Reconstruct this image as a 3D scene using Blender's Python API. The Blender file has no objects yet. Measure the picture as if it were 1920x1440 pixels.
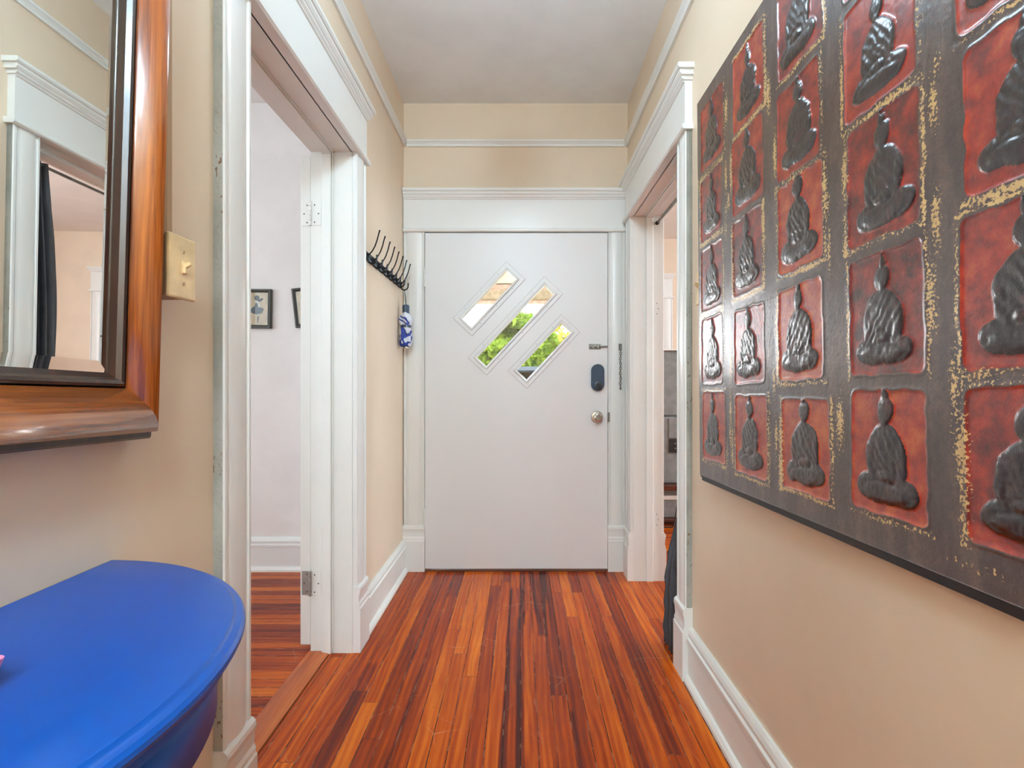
import bpy, bmesh, math, random
import numpy as np
from mathutils import Vector, Matrix, geometry, noise as mnoise
R = math.radians
scene = bpy.context.scene
COL = scene.collection

# ------------------------------------------------------------ camera
F_PX = 960.0
cam_d = bpy.data.cameras.new('camera'); cam = bpy.data.objects.new('camera', cam_d); COL.objects.link(cam)
cam.location = (0, 0, 1.115); cam.rotation_euler = (R(90), 0, 0)
cam_d.sensor_width = 36; cam_d.lens = 36 * F_PX / 1920
cam_d.shift_x = (960 - 976) / 1920; cam_d.shift_y = (722 - 720) / 1920
cam_d.clip_start = .02
scene.camera = cam

# ------------------------------------------------------------ view + world
vs = scene.view_settings
vs.view_transform = 'Standard'; vs.look = 'None'; vs.gamma = 1; vs.use_curve_mapping = False
vs.exposure = 0.75
scene.cycles.use_denoising = True
scene.cycles.max_bounces = 10; scene.cycles.diffuse_bounces = 6; scene.cycles.glossy_bounces = 5
scene.cycles.transparent_max_bounces = 12
scene.cycles.sample_clamp_indirect = 6
scene.cycles.caustics_reflective = False; scene.cycles.caustics_refractive = False
w = bpy.data.worlds.new('world'); scene.world = w; w.use_nodes = True
nt = w.node_tree; bg = nt.nodes['Background']
sky = nt.nodes.new('ShaderNodeTexSky'); sky.sky_type = 'HOSEK_WILKIE'; sky.turbidity = 6; sky.ground_albedo = .4
sky.sun_direction = Vector((-.5, .3, .8)).normalized()
mixw = nt.nodes.new('ShaderNodeMix'); mixw.data_type = 'RGBA'; mixw.inputs[0].default_value = .5
nt.links.new(sky.outputs[0], mixw.inputs[6]); mixw.inputs[7].default_value = (1, 1, 1, 1)
nt.links.new(mixw.outputs[2], bg.inputs[0]); bg.inputs[1].default_value = 26.

def light(name, typ, loc, rot, energy, color=(1, 1, 1), **kw):
    d = bpy.data.lights.new(name, typ); d.energy = energy; d.color = color
    for k, v in kw.items(): setattr(d, k, v)
    o = bpy.data.objects.new(name, d); COL.objects.link(o); o.location = loc; o.rotation_euler = rot
    return o
sun = light('sun', 'SUN', (0, 8, 6), (R(38), 0, R(-150)), 12.0, (1, .95, .86), angle=R(2))
# added unseen area lights filling both side rooms, and the lamp tint
FILL_TINT = (.77, .91, 1.0); COOL = (.64, .85, 1.0)
light('fill_left_room', 'AREA', (-4.05, .9, 1.6), (R(90), 0, R(-90)), 26, FILL_TINT, shape='RECTANGLE', size=1.6, size_y=1.6)
light('fill_left_room_rear', 'AREA', (-2.6, -.42, 1.6), (R(90), 0, 0), 12, FILL_TINT, shape='RECTANGLE', size=1.6, size_y=1.5)
light('fill_right_room', 'AREA', (4.85, 2.6, 1.6), (R(90), 0, R(90)), 90, FILL_TINT, shape='RECTANGLE', size=2.4, size_y=1.6)

# ------------------------------------------------------------ node helper
class S:
    """a socket with arithmetic"""
    def __init__(s, t, sock): s.t = t; s.s = sock
    def _m(s, op, *a):
        n = s.t.nodes.new('ShaderNodeMath'); n.operation = op
        for i, v in enumerate((s,) + a):
            if isinstance(v, S): s.t.links.new(v.s, n.inputs[i])
            else: n.inputs[i].default_value = v
        return S(s.t, n.outputs[0])
    def __add__(s, o): return s._m('ADD', o)
    __radd__ = __add__
    def __sub__(s, o): return s._m('SUBTRACT', o)
    def __rsub__(s, o): return (s * -1) + o
    def __mul__(s, o): return s._m('MULTIPLY', o)
    __rmul__ = __mul__
    def __truediv__(s, o): return s._m('DIVIDE', o)
    def floor(s): return s._m('FLOOR')
    def frac(s): return s._m('FRACT')
    def abs(s): return s._m('ABSOLUTE')
    def min(s, o): return s._m('MINIMUM', o)
    def max(s, o): return s._m('MAXIMUM', o)
    def gt(s, o): return s._m('GREATER_THAN', o)
    def pow(s, o): return s._m('POWER', o)
    def sin(s): return s._m('SINE')
    def ss(s, a, b, lo=0., hi=1.):
        n = s.t.nodes.new('ShaderNodeMapRange'); n.interpolation_type = 'SMOOTHSTEP'
        s.t.links.new(s.s, n.inputs[0])
        if a > b: a, b, lo, hi = b, a, hi, lo
        for i, v in enumerate((a, b, lo, hi)): n.inputs[i + 1].default_value = v
        return S(s.t, n.outputs[0])
class Mat:
    def __init__(s, name):
        s.m = bpy.data.materials.new(name); s.m.use_nodes = True; s.t = s.m.node_tree
        s.b = s.t.nodes['Principled BSDF']
        tc = s.t.nodes.new('ShaderNodeTexCoord'); s.P = tc.outputs['Object']
        sp = s.t.nodes.new('ShaderNodeSeparateXYZ'); s.t.links.new(s.P, sp.inputs[0])
        s.x, s.y, s.z = (S(s.t, sp.outputs[i]) for i in range(3))
    def vec(s, x, y, z=0.):
        n = s.t.nodes.new('ShaderNodeCombineXYZ')
        for i, v in enumerate((x, y, z)):
            if isinstance(v, S): s.t.links.new(v.s, n.inputs[i])
            else: n.inputs[i].default_value = v
        return n.outputs[0]
    def noise(s, v=None, scale=5., detail=2., rough=.5, dist=0.):
        n = s.t.nodes.new('ShaderNodeTexNoise'); s.t.links.new(v or s.P, n.inputs['Vector'])
        n.inputs['Scale'].default_value = scale; n.inputs['Detail'].default_value = detail
        n.inputs['Roughness'].default_value = rough; n.inputs['Distortion'].default_value = dist
        return S(s.t, n.outputs[0])
    def white(s, v):
        n = s.t.nodes.new('ShaderNodeTexWhiteNoise'); n.noise_dimensions = '2D'; s.t.links.new(v, n.inputs['Vector'])
        return S(s.t, n.outputs['Value'])
    def ramp(s, f, stops):
        n = s.t.nodes.new('ShaderNodeValToRGB'); s.t.links.new(f.s, n.inputs[0]); e = n.color_ramp.elements
        while len(e) < len(stops): e.new(.5)
        for i, (p, c) in enumerate(stops): e[i].position = p; e[i].color = (*lin(c), 1)
        return n.outputs[0]
    def mix(s, f, a, b, mode='MIX'):
        n = s.t.nodes.new('ShaderNodeMix'); n.data_type = 'RGBA'; n.blend_type = mode
        for i, v in ((0, f), (6, a), (7, b)):
            if isinstance(v, S): s.t.links.new(v.s, n.inputs[i])
            elif isinstance(v, (int, float)): n.inputs[i].default_value = v
            elif isinstance(v, tuple): n.inputs[i].default_value = (*lin(v), 1)
            else: s.t.links.new(v, n.inputs[i])
        return n.outputs[2]
    def attr(s, name):
        n = s.t.nodes.new('ShaderNodeAttribute'); n.attribute_name = name; return S(s.t, n.outputs['Fac'])
    def set(s, name, v):
        i = s.b.inputs[name]
        if isinstance(v, S): s.t.links.new(v.s, i)
        elif isinstance(v, tuple): i.default_value = (*lin(v), 1)
        elif isinstance(v, (int, float)): i.default_value = v
        else: s.t.links.new(v, i)
        return s
    def bump(s, h, strength=.3, dist=.002):
        n = s.t.nodes.new('ShaderNodeBump'); n.inputs['Strength'].default_value = strength; n.inputs['Distance'].default_value = dist
        s.t.links.new(h.s, n.inputs['Height']); s.t.links.new(n.outputs[0], s.b.inputs['Normal']); return s
def lin(c):
    return tuple(((v / 255) / 12.92 if v / 255 <= .04045 else ((v / 255 + .055) / 1.055) ** 2.4) for v in c[:3])

def paint(name, c, c2=None, rough=.5, bump=.15, bscale=60, spec=.5, specks=None):
    m = Mat(name)
    f = m.noise(scale=3.5, detail=5, rough=.6)
    colr = m.mix(f.ss(.3, .7), c, c2 or tuple(v * .97 for v in c))
    if specks: # chips and nicks in the paint
        sp = m.noise(m.vec(m.x, m.y, m.z * .55), scale=specks[1], detail=1, rough=.5).ss(specks[2], specks[2] + .02)
        sp = sp * m.noise(scale=2.3).ss(.45, .62)
        colr = m.mix(sp, colr, specks[0])
    m.set('Base Color', colr).set('Roughness', rough)
    m.set('Specular IOR Level', spec)
    m.bump(m.noise(scale=bscale, detail=3), bump, .003)
    return m.m
def plain(name, c, rough=.5, metal=0., spec=.5, coat=0.):
    m = Mat(name)
    m.set('Base Color', m.mix(m.noise(scale=20, detail=3).ss(.3, .7), tuple(c), tuple(min(255, v * 1.12 + 2) for v in c)))
    m.set('Roughness', rough).set('Metallic', metal).set('Specular IOR Level', spec)
    if coat: m.set('Coat Weight', coat).set('Coat Roughness', .12)
    return m.m

def board_floor(name, along='y', hall=False):
    m = Mat(name)
    a, b = (m.x, m.y) if along == 'y' else (m.y, m.x)
    wd = .0555
    u = a / wd; idx = u.floor(); uf = u.frac()
    r1 = m.white(m.vec(idx, 3.7)); r2 = m.white(m.vec(idx, 9.1))
    v = (b + r1 * 7.) / 1.75; seg = v.floor(); vf = v.frac()
    rb = m.white(m.vec(idx, seg * 1.37 + 5.))
    # long soft figure inside every board, and fine grain lines
    fig = m.noise(m.vec(a * 26. + rb * 31., b * .9 + rb * 9., rb * 5.), scale=1., detail=3, rough=.5, dist=.6)
    grain = m.noise(m.vec(a * 230., b * 5.5, rb * 17.), scale=1., detail=4, rough=.65, dist=.3)
    ring = (((a * 260. + m.noise(m.vec(a * 9., b * 1.5, rb * 11.), scale=1., detail=2) * 26. * (rb * .8 + .35)).sin()) * .5 + .5)
    mott = m.noise(m.vec(a, b), scale=11., detail=4, rough=.7)
    val = fig * .60 + rb * .36 + (grain - .5) * .36 + (ring - .5) * .12 + (mott - .5) * .09 + .0
    if hall:  # heartwood streaks: dark wedges that follow single boards
        def streak(x0, x1, y0, y1, taper=0.):
            c = (x0 + x1) / 2; h = (x1 - x0) / 2
            yy = b.ss(y0, y1, 0, 1)
            hw = (1. - yy * taper) * h
            wig = (m.noise(m.vec(b * 2.2, c * 50), scale=1.) - .5) * .012
            return ((a - c + wig).abs() - hw).ss(.0035, -.0015) * b.ss(y1 + .02, y1 - .02) * b.ss(y0 - .04, y0)
        k = streak(-.074, -.032, .2, 2.80, .8).max(streak(-.014, .013, .2, 2.45, .1)).max(streak(-.004, .022, 2.40, 3.1))
        k = k.max(streak(.078, .12, 2.3, 3.05, -1.2) * .8).max(streak(.165, .185, .4, 1.75, .5) * .8)
        k = k.max(streak(-.61, -.565, .3, 2.05, .2) * .4).max(streak(-.40, -.365, 1.3, 2.5, .5) * .3)
        val = val - k * .33
    col = m.ramp(val, [(.06, (70, 22, 14)), (.24, (104, 32, 12)), (.42, (146, 52, 8)), (.58, (178, 76, 8)), (.82, (212, 114, 24))])
    # gaps between boards, ends of boards
    gw = .038
    gap = uf.ss(gw, gw * .3).max(uf.ss(1 - gw, 1 - gw * .3)) * m.noise(m.vec(a * 4, b * 1.6), scale=1.5, detail=3).ss(.38, .56, .45, 1.)
    endg = (vf * 1.75).ss(.0022, .0008)
    gap = gap.max(endg)
    dust = m.noise(m.vec(a * 60, b * 20), scale=1., detail=3).ss(.52, .60)
    col = m.mix(gap, col, m.mix(dust * .45, (38, 16, 11), (188, 150, 120)))
    # scratches and specks of wear
    sc = m.noise(m.vec(a + b * .45, b - a * .3), scale=6., detail=1).s
    n = m.t.nodes.new('ShaderNodeTexVoronoi'); n.feature = 'DISTANCE_TO_EDGE'; n.inputs['Scale'].default_value = 3.1
    m.t.links.new(m.vec(a * 1. + b * .35, b * .8 + m.noise(scale=2.) * .4), n.inputs['Vector'])
    scr = S(m.t, n.outputs[0]).ss(.0045, .0008) * m.noise(scale=6, detail=3).ss(.5, .66) * .30
    spk = m.noise(scale=130, detail=1).ss(.76, .80) * m.noise(scale=5).ss(.4, .6) * .5
    dk = m.noise(scale=38, detail=2).ss(.76, .80) * .6
    col = m.mix(scr.max(spk), col, (226, 172, 130)); col = m.mix(dk, col, (50, 18, 10))
    m.set('Base Color', col)
    m.set('Roughness', (gap * .4 + .27))
    m.set('Specular IOR Level', .20)
    m.bump(grain * .3 + fig * .5 - gap * 1.6, .35, .0012)
    return m.m

def wood(name, c0, c1, c2, axis='z', rough=.25, scale=1., coat=.3):
    m = Mat(name)
    g = {'x': (m.y, m.z, m.x), 'y': (m.x, m.z, m.y), 'z': (m.x, m.y, m.z)}[axis]
    v = m.vec(g[0] * 60 * scale, g[1] * 60 * scale, g[2] * 3 * scale)
    f = m.noise(v, scale=1., detail=4, rough=.6, dist=.8)
    f2 = m.noise(m.vec(g[0] * 260, g[1] * 260, g[2] * 9), scale=1., detail=2)
    m.set('Base Color', m.ramp(f * .8 + f2 * .25, [(.3, c0), (.5, c1), (.72, c2)]))
    m.set('Roughness', rough).set('Coat Weight', coat).set('Coat Roughness', .1)
    m.bump(f2, .12, .001)
    return m.m

# materials ---------------------------------------------------------
M = {}
M['beige'] = paint('beige_wall_paint', (220, 202, 179), (217, 198, 174), .42, .12, 45, .35)
M['beige_r'] = paint('beige_room_paint', (228, 210, 188), None, .6, .1, 45, .3)
M['ceil'] = paint('ceiling_paint', (236, 242, 246), None, .8, .1, 40, .2)
M['white_wall'] = paint('white_wall_paint', (232, 228, 224), None, .6, .25, 25, .3)
M['trim'] = paint('white_gloss_trim_paint', (225, 226, 223), (223, 224, 220), .30, .05, 30, .5, ((150, 140, 130), 300, .82))
M['trim_worn'] = paint('worn_trim_paint', (223, 224, 219), (219, 220, 214), .34, .10, 55, .5, ((126, 116, 104), 260, .775))
M['door'] = paint('door_paint', (220, 221, 221), (218, 219, 219), .38, .12, 30, .5)
M['caulk'] = paint('grey_bare_edge', (168, 168, 160), (140, 140, 132), .8, .8, 90, .3, ((120, 96, 76), 110, .66))
M['hall_floor'] = board_floor('hall_pine_boards', 'y', True)
M['room_floor'] = board_floor('room_pine_boards', 'x')
M['saddle'] = wood('worn_saddle_wood', (120, 50, 18), (172, 82, 28), (196, 116, 62), 'y', .35, .5, .1)
M['sill'] = wood('dark_sill_wood', (58, 30, 18), (98, 52, 28), (132, 78, 44), 'x', .5, .5, 0)
M['blue'] = paint('satin_blue_paint', (3, 73, 160), (4, 75, 162), .36, .03, 30, .35)
M['mw_y'] = wood('mirror_wood_horizontal', (84, 42, 24), (142, 78, 40), (186, 112, 56), 'y', .2, 1., .8)
M['mw_z'] = wood('mirror_wood_upright', (84, 40, 20), (142, 74, 30), (190, 110, 42), 'z', .2, 1., .8)
M['mdark'] = wood('mirror_dark_wood', (20, 12, 10), (38, 22, 16), (64, 36, 22), 'z', .3)
M['black'] = plain('black_metal', (26, 24, 26), .35, .6)
M['blackframe'] = plain('black_frame_paint', (34, 38, 44), .4)
M['chrome'] = plain('brushed_nickel', (188, 184, 178), .22, 1.)
M['steel'] = plain('dull_steel', (120, 118, 112), .4, .9)
M['olds'] = plain('tarnished_steel', (150, 152, 148), .45, .7)
M['navy'] = plain('navy_plastic', (32, 52, 72), .35)
M['almond'] = plain('almond_plastic', (206, 182, 138), .35)
M['almond_d'] = paint('painted_metal_box', (176, 146, 112), None, .5, .1, 60)
M['curtain'] = plain('charcoal_curtain', (62, 62, 66), .5)
M['rubber'] = plain('black_rubber', (18, 18, 20), .5)
M['tv'] = plain('grey_plastic', (112, 114, 114), .5)
M['tvd'] = plain('dark_grey_plastic', (58, 60, 62), .5)
M['darkwood'] = wood('dark_stand_wood', (40, 16, 10), (72, 30, 18), (96, 42, 24), 'x', .35)
M['mat_paper'] = plain('cream_paper', (222, 200, 164), .8)
M['ink'] = plain('grey_blue_ink', (78, 94, 98), .8)
M['ink_d'] = plain('dark_ink', (52, 50, 46), .8)
M['ink_w'] = plain('white_ink', (240, 228, 208), .8)
M['frame_d'] = plain('dark_bronze_frame', (62, 62, 56), .4)
M['pink'] = plain('pink_ceramic', (226, 140, 176), .4)
M['porch'] = plain('cream_porch_paint', (160, 158, 140), .9, 0, .05)
M['porch_t'] = plain('tan_beam_paint', (146, 138, 122), .9, 0, .05)
M['porch_p'] = plain('salmon_trim_paint', (172, 138, 128), .9, 0, .05)
M['deck'] = plain('porch_deck_paint', (112, 110, 108), .9, 0, .05)
M['grass'] = plain('lawn', (40, 54, 20), .9, 0, 0)
M['bark'] = plain('tree_bark', (40, 32, 24), .9, 0, 0)
M['shed_roof'] = plain('blue_grey_roof', (12, 20, 26), .8, 0, .02)
M['shed'] = plain('dark_brown_boards', (12, 8, 6), .9, 0, 0)
M['yellow'] = plain('yellow_flower', (232, 196, 70), .7)
def leafmat(name, c, c2):
    m = Mat(name); n = m.noise(scale=6, detail=2)
    m.set('Base Color', m.mix(n.ss(.35, .65), c, c2)); m.set('Roughness', .9).set('Specular IOR Level', .0)
    tr = m.t.nodes.new('ShaderNodeBsdfTranslucent'); tr.inputs[0].default_value = (*lin(c2), 1)
    mx = m.t.nodes.new('ShaderNodeMixShader'); mx.inputs[0].default_value = .5
    out = m.t.nodes['Material Output']
    m.t.links.new(m.b.outputs[0], mx.inputs[1]); m.t.links.new(tr.outputs[0], mx.inputs[2]); m.t.links.new(mx.outputs[0], out.inputs[0])
    return m.m
M['leaf_g'] = leafmat('green_leaves', (42, 64, 16), (76, 92, 28))
M['leaf_y'] = leafmat('yellow_green_leaves', (84, 88, 34), (116, 108, 44))
def glassmat(name, rough=0.0, fac=.12):
    m = bpy.data.materials.new(name); m.use_nodes = True; t = m.node_tree
    for n in list(t.nodes):
        if n.type == 'BSDF_PRINCIPLED': t.nodes.remove(n)
    a = t.nodes.new('ShaderNodeBsdfTransparent'); b = t.nodes.new('ShaderNodeBsdfGlossy'); b.inputs['Roughness'].default_value = rough
    f = t.nodes.new('ShaderNodeFresnel'); f.inputs[0].default_value = 1.45
    mx = t.nodes.new('ShaderNodeMixShader'); t.links.new(f.outputs[0], mx.inputs[0])
    t.links.new(a.outputs[0], mx.inputs[1]); t.links.new(b.outputs[0], mx.inputs[2])
    t.links.new(mx.outputs[0], t.nodes['Material Output'].inputs[0]); return m
M['shade_line'] = plain('painted_shade_line', (158, 150, 146), .7)  # painted shadow lines along the pane frame edges
M['rackplate'] = plain('blue_black_metal', (58, 70, 82), .25, .8)
M['glass'] = glassmat('window_glass')
mm = Mat('mirror_silver'); mm.set('Base Color', (236, 238, 236)).set('Metallic', 1.).set('Roughness', .0); M['mirror'] = mm.m
def emis(name, c, st):
    m = Mat(name); m.set('Base Color', c).set('Emission Color', c).set('Emission Strength', st); return m.m
M['lamp'] = emis('lit_lamp_glass', (255, 244, 228), 5.)

# umbrella cloth: blue with white and grey swirls
m = Mat('umbrella_cloth')
nn = m.noise(m.vec(m.x * 16 + m.z * 14, m.y * 16, m.z * 13), scale=1., detail=0, dist=.8)
m.set('Base Color', m.ramp(nn, [(.36, (205, 208, 216)), (.41, (178, 182, 198)), (.43, (18, 36, 108)), (.58, (28, 62, 160)), (.61, (200, 204, 214))])).set('Roughness', .6)
M['umb'] = m.m

# ------------------------------------------------------------ mesh helpers
def bm_new(): return bmesh.new()
def box(bm, x0, x1, y0, y1, z0, z1, bev=0., mi=0, seg=1):
    vsn = [bm.verts.new((x, y, z)) for x in (x0, x1) for y in (y0, y1) for z in (z0, z1)]
    fs = [bm.faces.new([vsn[i] for i in q]) for q in ((0, 1, 3, 2), (4, 6, 7, 5), (0, 4, 5, 1), (2, 3, 7, 6), (0, 2, 6, 4), (1, 5, 7, 3))]
    for f in fs: f.material_index = mi
    if bev > 0:
        es = list({e for f in fs for e in f.edges})
        r = bmesh.ops.bevel(bm, geom=es, offset=bev, segments=seg, affect='EDGES', profile=.5)
        for f in r['faces']: f.material_index = mi
    return fs
def prism(bm, pts, d, mi=0, holes=()):
    """pts: list of 3-D points of an outline; d: extrusion vector; holes: outlines cut through"""
    d = Vector(d); loops = [[Vector(p) for p in pts]] + [[Vector(p) for p in h] for h in holes]
    flat = [p for l in loops for p in l]
    tris = geometry.tessellate_polygon(loops)
    a = [bm.verts.new(p) for p in flat]; b = [bm.verts.new(p + d) for p in flat]
    for t in tris:
        for q in ((a[t[0]], a[t[1]], a[t[2]]), (b[t[2]], b[t[1]], b[t[0]])):
            try: bm.faces.new(q).material_index = mi
            except ValueError: pass
    o = 0
    for l in loops:
        n = len(l)
        for i in range(n):
            j = (i + 1) % n
            bm.faces.new((a[o + i], a[o + j], b[o + j], b[o + i])).material_index = mi
        o += n
def sweep(bm, prof, origin, ua, ub, d, mi=0, s0=(0, 0), s1=(0, 0), mis=None):
    """prism of a profile [(a,b)]: origin + a*ua + b*ub, run along d. s0/s1: end shift along d per (a,b) for mitres"""
    O = Vector(origin); ua = Vector(ua); ub = Vector(ub); d = Vector(d); dn = d.normalized()
    A = [bm.verts.new(O + ua * a + ub * b + dn * (s0[0] * a + s0[1] * b)) for a, b in prof]
    B = [bm.verts.new(O + ua * a + ub * b + d + dn * (s1[0] * a + s1[1] * b)) for a, b in prof]
    n = len(prof)
    for i in range(n):
        j = (i + 1) % n
        f = bm.faces.new((A[i], A[j], B[j], B[i])); f.material_index = mis[i] if mis else mi
    for L in (A[::-1], B):
        for f in tri_cap(bm, L): f.material_index = mi
def tri_cap(bm, L):
    return [bm.faces.new(L)]
def tube(bm, pts, r, seg=8, mi=0, caps=True, closed=False):
    pts = [Vector(p) for p in pts]; n = len(pts); rs = r if isinstance(r, (list, tuple)) else [r] * n
    rings = []; up = None
    for i, p in enumerate(pts):
        t = ((pts[(i + 1) % n] - pts[i - 1]) if closed or 0 < i < n - 1 else (pts[1] - pts[0] if i == 0 else pts[-1] - pts[-2])).normalized()
        if up is None: up = t.orthogonal().normalized()
        up = (up - t * up.dot(t)).normalized(); sd = t.cross(up)
        rings.append([bm.verts.new(p + (up * math.cos(2 * math.pi * k / seg) + sd * math.sin(2 * math.pi * k / seg)) * rs[i]) for k in range(seg)])
    for i in range(n if closed else n - 1):
        a, b = rings[i], rings[(i + 1) % n]
        for k in range(seg):
            f = bm.faces.new((a[k], a[(k + 1) % seg], b[(k + 1) % seg], b[k])); f.material_index = mi; f.smooth = True
    if caps and not closed:
        bm.faces.new(rings[0][::-1]).material_index = mi; bm.faces.new(rings[-1]).material_index = mi
def lathe(bm, prof, centre, axis=(0, 0, 1), seg=24, mi=0, arc=(0, 2 * math.pi), caps=True):
    ax = Vector(axis).normalized(); u = ax.orthogonal().normalized(); v = ax.cross(u); c = Vector(centre)
    rings = []
    for r, h in prof:
        rings.append([bm.verts.new(c + ax * h + (u * math.cos(t) + v * math.sin(t)) * max(r, 1e-5)) for t in (2 * math.pi * k / seg for k in range(seg))])
    for a, b in zip(rings, rings[1:]):
        for k in range(seg):
            f = bm.faces.new((a[k], a[(k + 1) % seg], b[(k + 1) % seg], b[k])); f.material_index = mi; f.smooth = True
    if caps:
        bm.faces.new(rings[0][::-1]).material_index = mi; bm.faces.new(rings[-1]).material_index = mi
def obj(name, bm, mats, parent=None, loc=None):
    bmesh.ops.recalc_face_normals(bm, faces=bm.faces[:])
    me = bpy.data.meshes.new(name); bm.to_mesh(me); bm.free()
    for x in (mats if isinstance(mats, (list, tuple)) else [mats]): me.materials.append(x if not isinstance(x, str) else M[x])
    if any(p.use_smooth for p in me.polygons): me.set_sharp_from_angle(angle=R(28))
    o = bpy.data.objects.new(name, me); COL.objects.link(o)
    if parent: o.parent = parent
    if loc: o.location = loc
    return o
def tag(o, label=None, cat=None, group=None, kind=None):
    if label: o['label'] = label
    if cat: o['category'] = cat
    if group: o['group'] = group
    if kind: o['kind'] = kind
    return o
def thing(name, label, cat, loc=(0, 0, 0), rot=(0, 0, 0), group=None, kind=None):
    o = bpy.data.objects.new(name, None); COL.objects.link(o); o.location = loc; o.rotation_euler = rot
    o.empty_display_size = .05
    return tag(o, label, cat, group, kind)
def struct(name, bm, mats, label, cat): return tag(obj(name, bm, mats), label, cat, None, 'structure')
def smooth(o):
    for p in o.data.polygons: p.use_smooth = True
    return o

# ------------------------------------------------------------ dimensions
XL, XR, YF, H, YB = -.705, .647, 3.09, 2.815, -2.62
XL2, XR2 = -.87, .797            # room-side faces of the two side walls
LD = (1.30, 2.13, 2.085)         # left doorway: near jamb, far jamb, head
RD = (2.045, 2.91, 2.075)        # right doorway
DX0, DX1, DZ = -.5705, .5195, 2.023

def wall_yz(name, x0, x1, y0, y1, holes, mats, label, zt=H):
    bm = bm_new()
    hs = [[(x0, a, z0), (x0, b, z0), (x0, b, z1), (x0, a, z1)] for a, b, z0, z1 in holes]
    prism(bm, [(x0, y0, 0), (x0, y1, 0), (x0, y1, zt), (x0, y0, zt)], (x1 - x0, 0, 0), 0, hs)
    return bm
def wall_with_door(x0, x1, y0, y1, d, mi_a, mi_b, extra=()):
    """solid wall with a doorway that reaches the floor; side faces get their own paint"""
    bm = bm_new()
    pts = [(y0, 0), (d[0], 0), (d[0], d[2]), (d[1], d[2]), (d[1], 0), (y1, 0), (y1, H), (y0, H)]
    prism(bm, [(x0, a, b) for a, b in pts], (x1 - x0, 0, 0), mi_a)
    bm.normal_update()
    for f in bm.faces:
        if abs(f.calc_center_median().x - x1) < 1e-4: f.material_index = mi_b
    return bm
J = .02  # jamb board thickness
struct('wall_left', wall_with_door(XL, XL2, YB, YF, (LD[0] - J, LD[1] + J, LD[2] + J), 0, 1), ['beige', 'white_wall'], 'beige hallway wall on the left behind the mirror and blue table', 'wall')
struct('wall_right', wall_with_door(XR, XR2, YB, YF, (RD[0] - J, RD[1] + J, RD[2] + J), 0, 1), ['beige', 'beige_r'], 'beige hallway wall on the right behind the large painting', 'wall')
# front wall, carries on past both side walls; one wall with the door opening
bm = bm_new()
pts = [(-4.2, 0), (DX0 - .006, 0), (DX0 - .006, DZ + .008), (DX1 + .006, DZ + .008), (DX1 + .006, 0), (XR2 - .002, 0), (XR2 - .002, H), (-4.2, H)]
prism(bm, [(a, YF, b) for a, b in pts], (0, .16, 0), 0)
bm.normal_update()
for f in list(bm.faces):
    pass
# cut the inner face so that the left room side is white: add a thin plaster skin there
box(bm, -4.2, XL2, YF - .004, YF, 0, H, mi=1)
struct('wall_front', bm, ['beige', 'white_wall'], 'beige end wall around the front entry door', 'wall')
bm = bm_new(); box(bm, XL2, XR2, YB - .1, YB, 0, H); 
struct('wall_rear', bm, 'beige', 'beige wall behind the camera closing the hallway', 'wall')
# left room shell
bm = bm_new(); box(bm, -4.3, -4.2, -.6, YF + .16, 0, H); box(bm, -4.2, XL2, -.6, -.5, 0, H)
struct('wall_left_room', bm, 'white_wall', 'white outer walls of the bedroom to the left', 'wall')
# right room shell: far wall with two windows
RY = 5.95
bm = bm_new()
W1 = (.98, 1.63, .75, 2.12); W2 = (2.66, 3.56, .75, 2.12)
prism(bm, [(XR2, RY, 0), (5.1, RY, 0), (5.1, RY, H), (XR2, RY, H)], (0, .16, 0), 0,
      [[(a, RY, c), (b, RY, c), (b, RY, d), (a, RY, d)] for a, b, c, d in (W1, W2)])
box(bm, 5.0, 5.1, -.6, RY, 0, H); box(bm, XR2, 5.0, -.6, -.5, 0, H); box(bm, XR2 - .14, XR2, YF + .16, RY + .16, 0, H)
struct('wall_right_room', bm, 'beige_r', 'beige walls of the living room seen through the right doorway', 'wall')

# ceilings
bm = bm_new(); box(bm, XL2, XR2, YB, YF + .1, H, H + .1); struct('ceiling', bm, 'ceil', 'smooth off-white ceiling over the hallway', 'ceiling')
bm = bm_new(); box(bm, -4.3, XL2, -.6, YF + .16, H, H + .1); struct('ceiling_left', bm, 'white_wall', 'white ceiling of the room through the left doorway', 'ceiling')
bm = bm_new(); box(bm, XR2, 5.1, -.6, RY + .16, H, H + .1); struct('ceiling_right', bm, 'white_wall', 'white ceiling of the room through the right doorway', 'ceiling')
# floors
bm = bm_new(); box(bm, -.79, .707, YB, YF - .03, -.05, 0); struct('floor', bm, 'hall_floor', 'glossy red orange pine board floor running down the hallway', 'floor')
bm = bm_new(); box(bm, -4.3, -.885, -.6, YF + .1, -.05, 0); struct('floor_left', bm, 'room_floor', 'pine boards laid crosswise in the room through the left doorway', 'floor')
bm = bm_new(); box(bm, .83, 5.1, -.6, RY + .1, -.05, 0); struct('floor_right', bm, 'room_floor', 'pine boards laid crosswise in the room through the right doorway', 'floor')
bm = bm_new()
sweep(bm, [(0, -.05), (0, .002), (.012, .009), (.06, .010), (.090, .004), (.093, -.05)], (-.885, LD[0] - .2, 0), (1, 0, 0), (0, 0, 1), (0, LD[1] - LD[0] + .4, 0))
struct('trim_1', bm, 'saddle', 'worn wooden saddle board across the left doorway floor', 'threshold')
bm = bm_new(); box(bm, .709, .768, RD[0] - .2, RD[1] + .1, -.05, .001, .002); box(bm, .771, .828, RD[0] - .2, RD[1] + .1, -.05, .001, .002)
struct('trim_2', bm, 'hall_floor', 'two lengthwise saddle boards across the right doorway floor', 'threshold')
bm = bm_new(); box(bm, DX0 - .02, DX1 + .02, YF - .03, YF + .18, -.05, .012, .004)
struct('trim_3', bm, 'sill', 'dark worn wooden sill under the front door', 'threshold')

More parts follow.
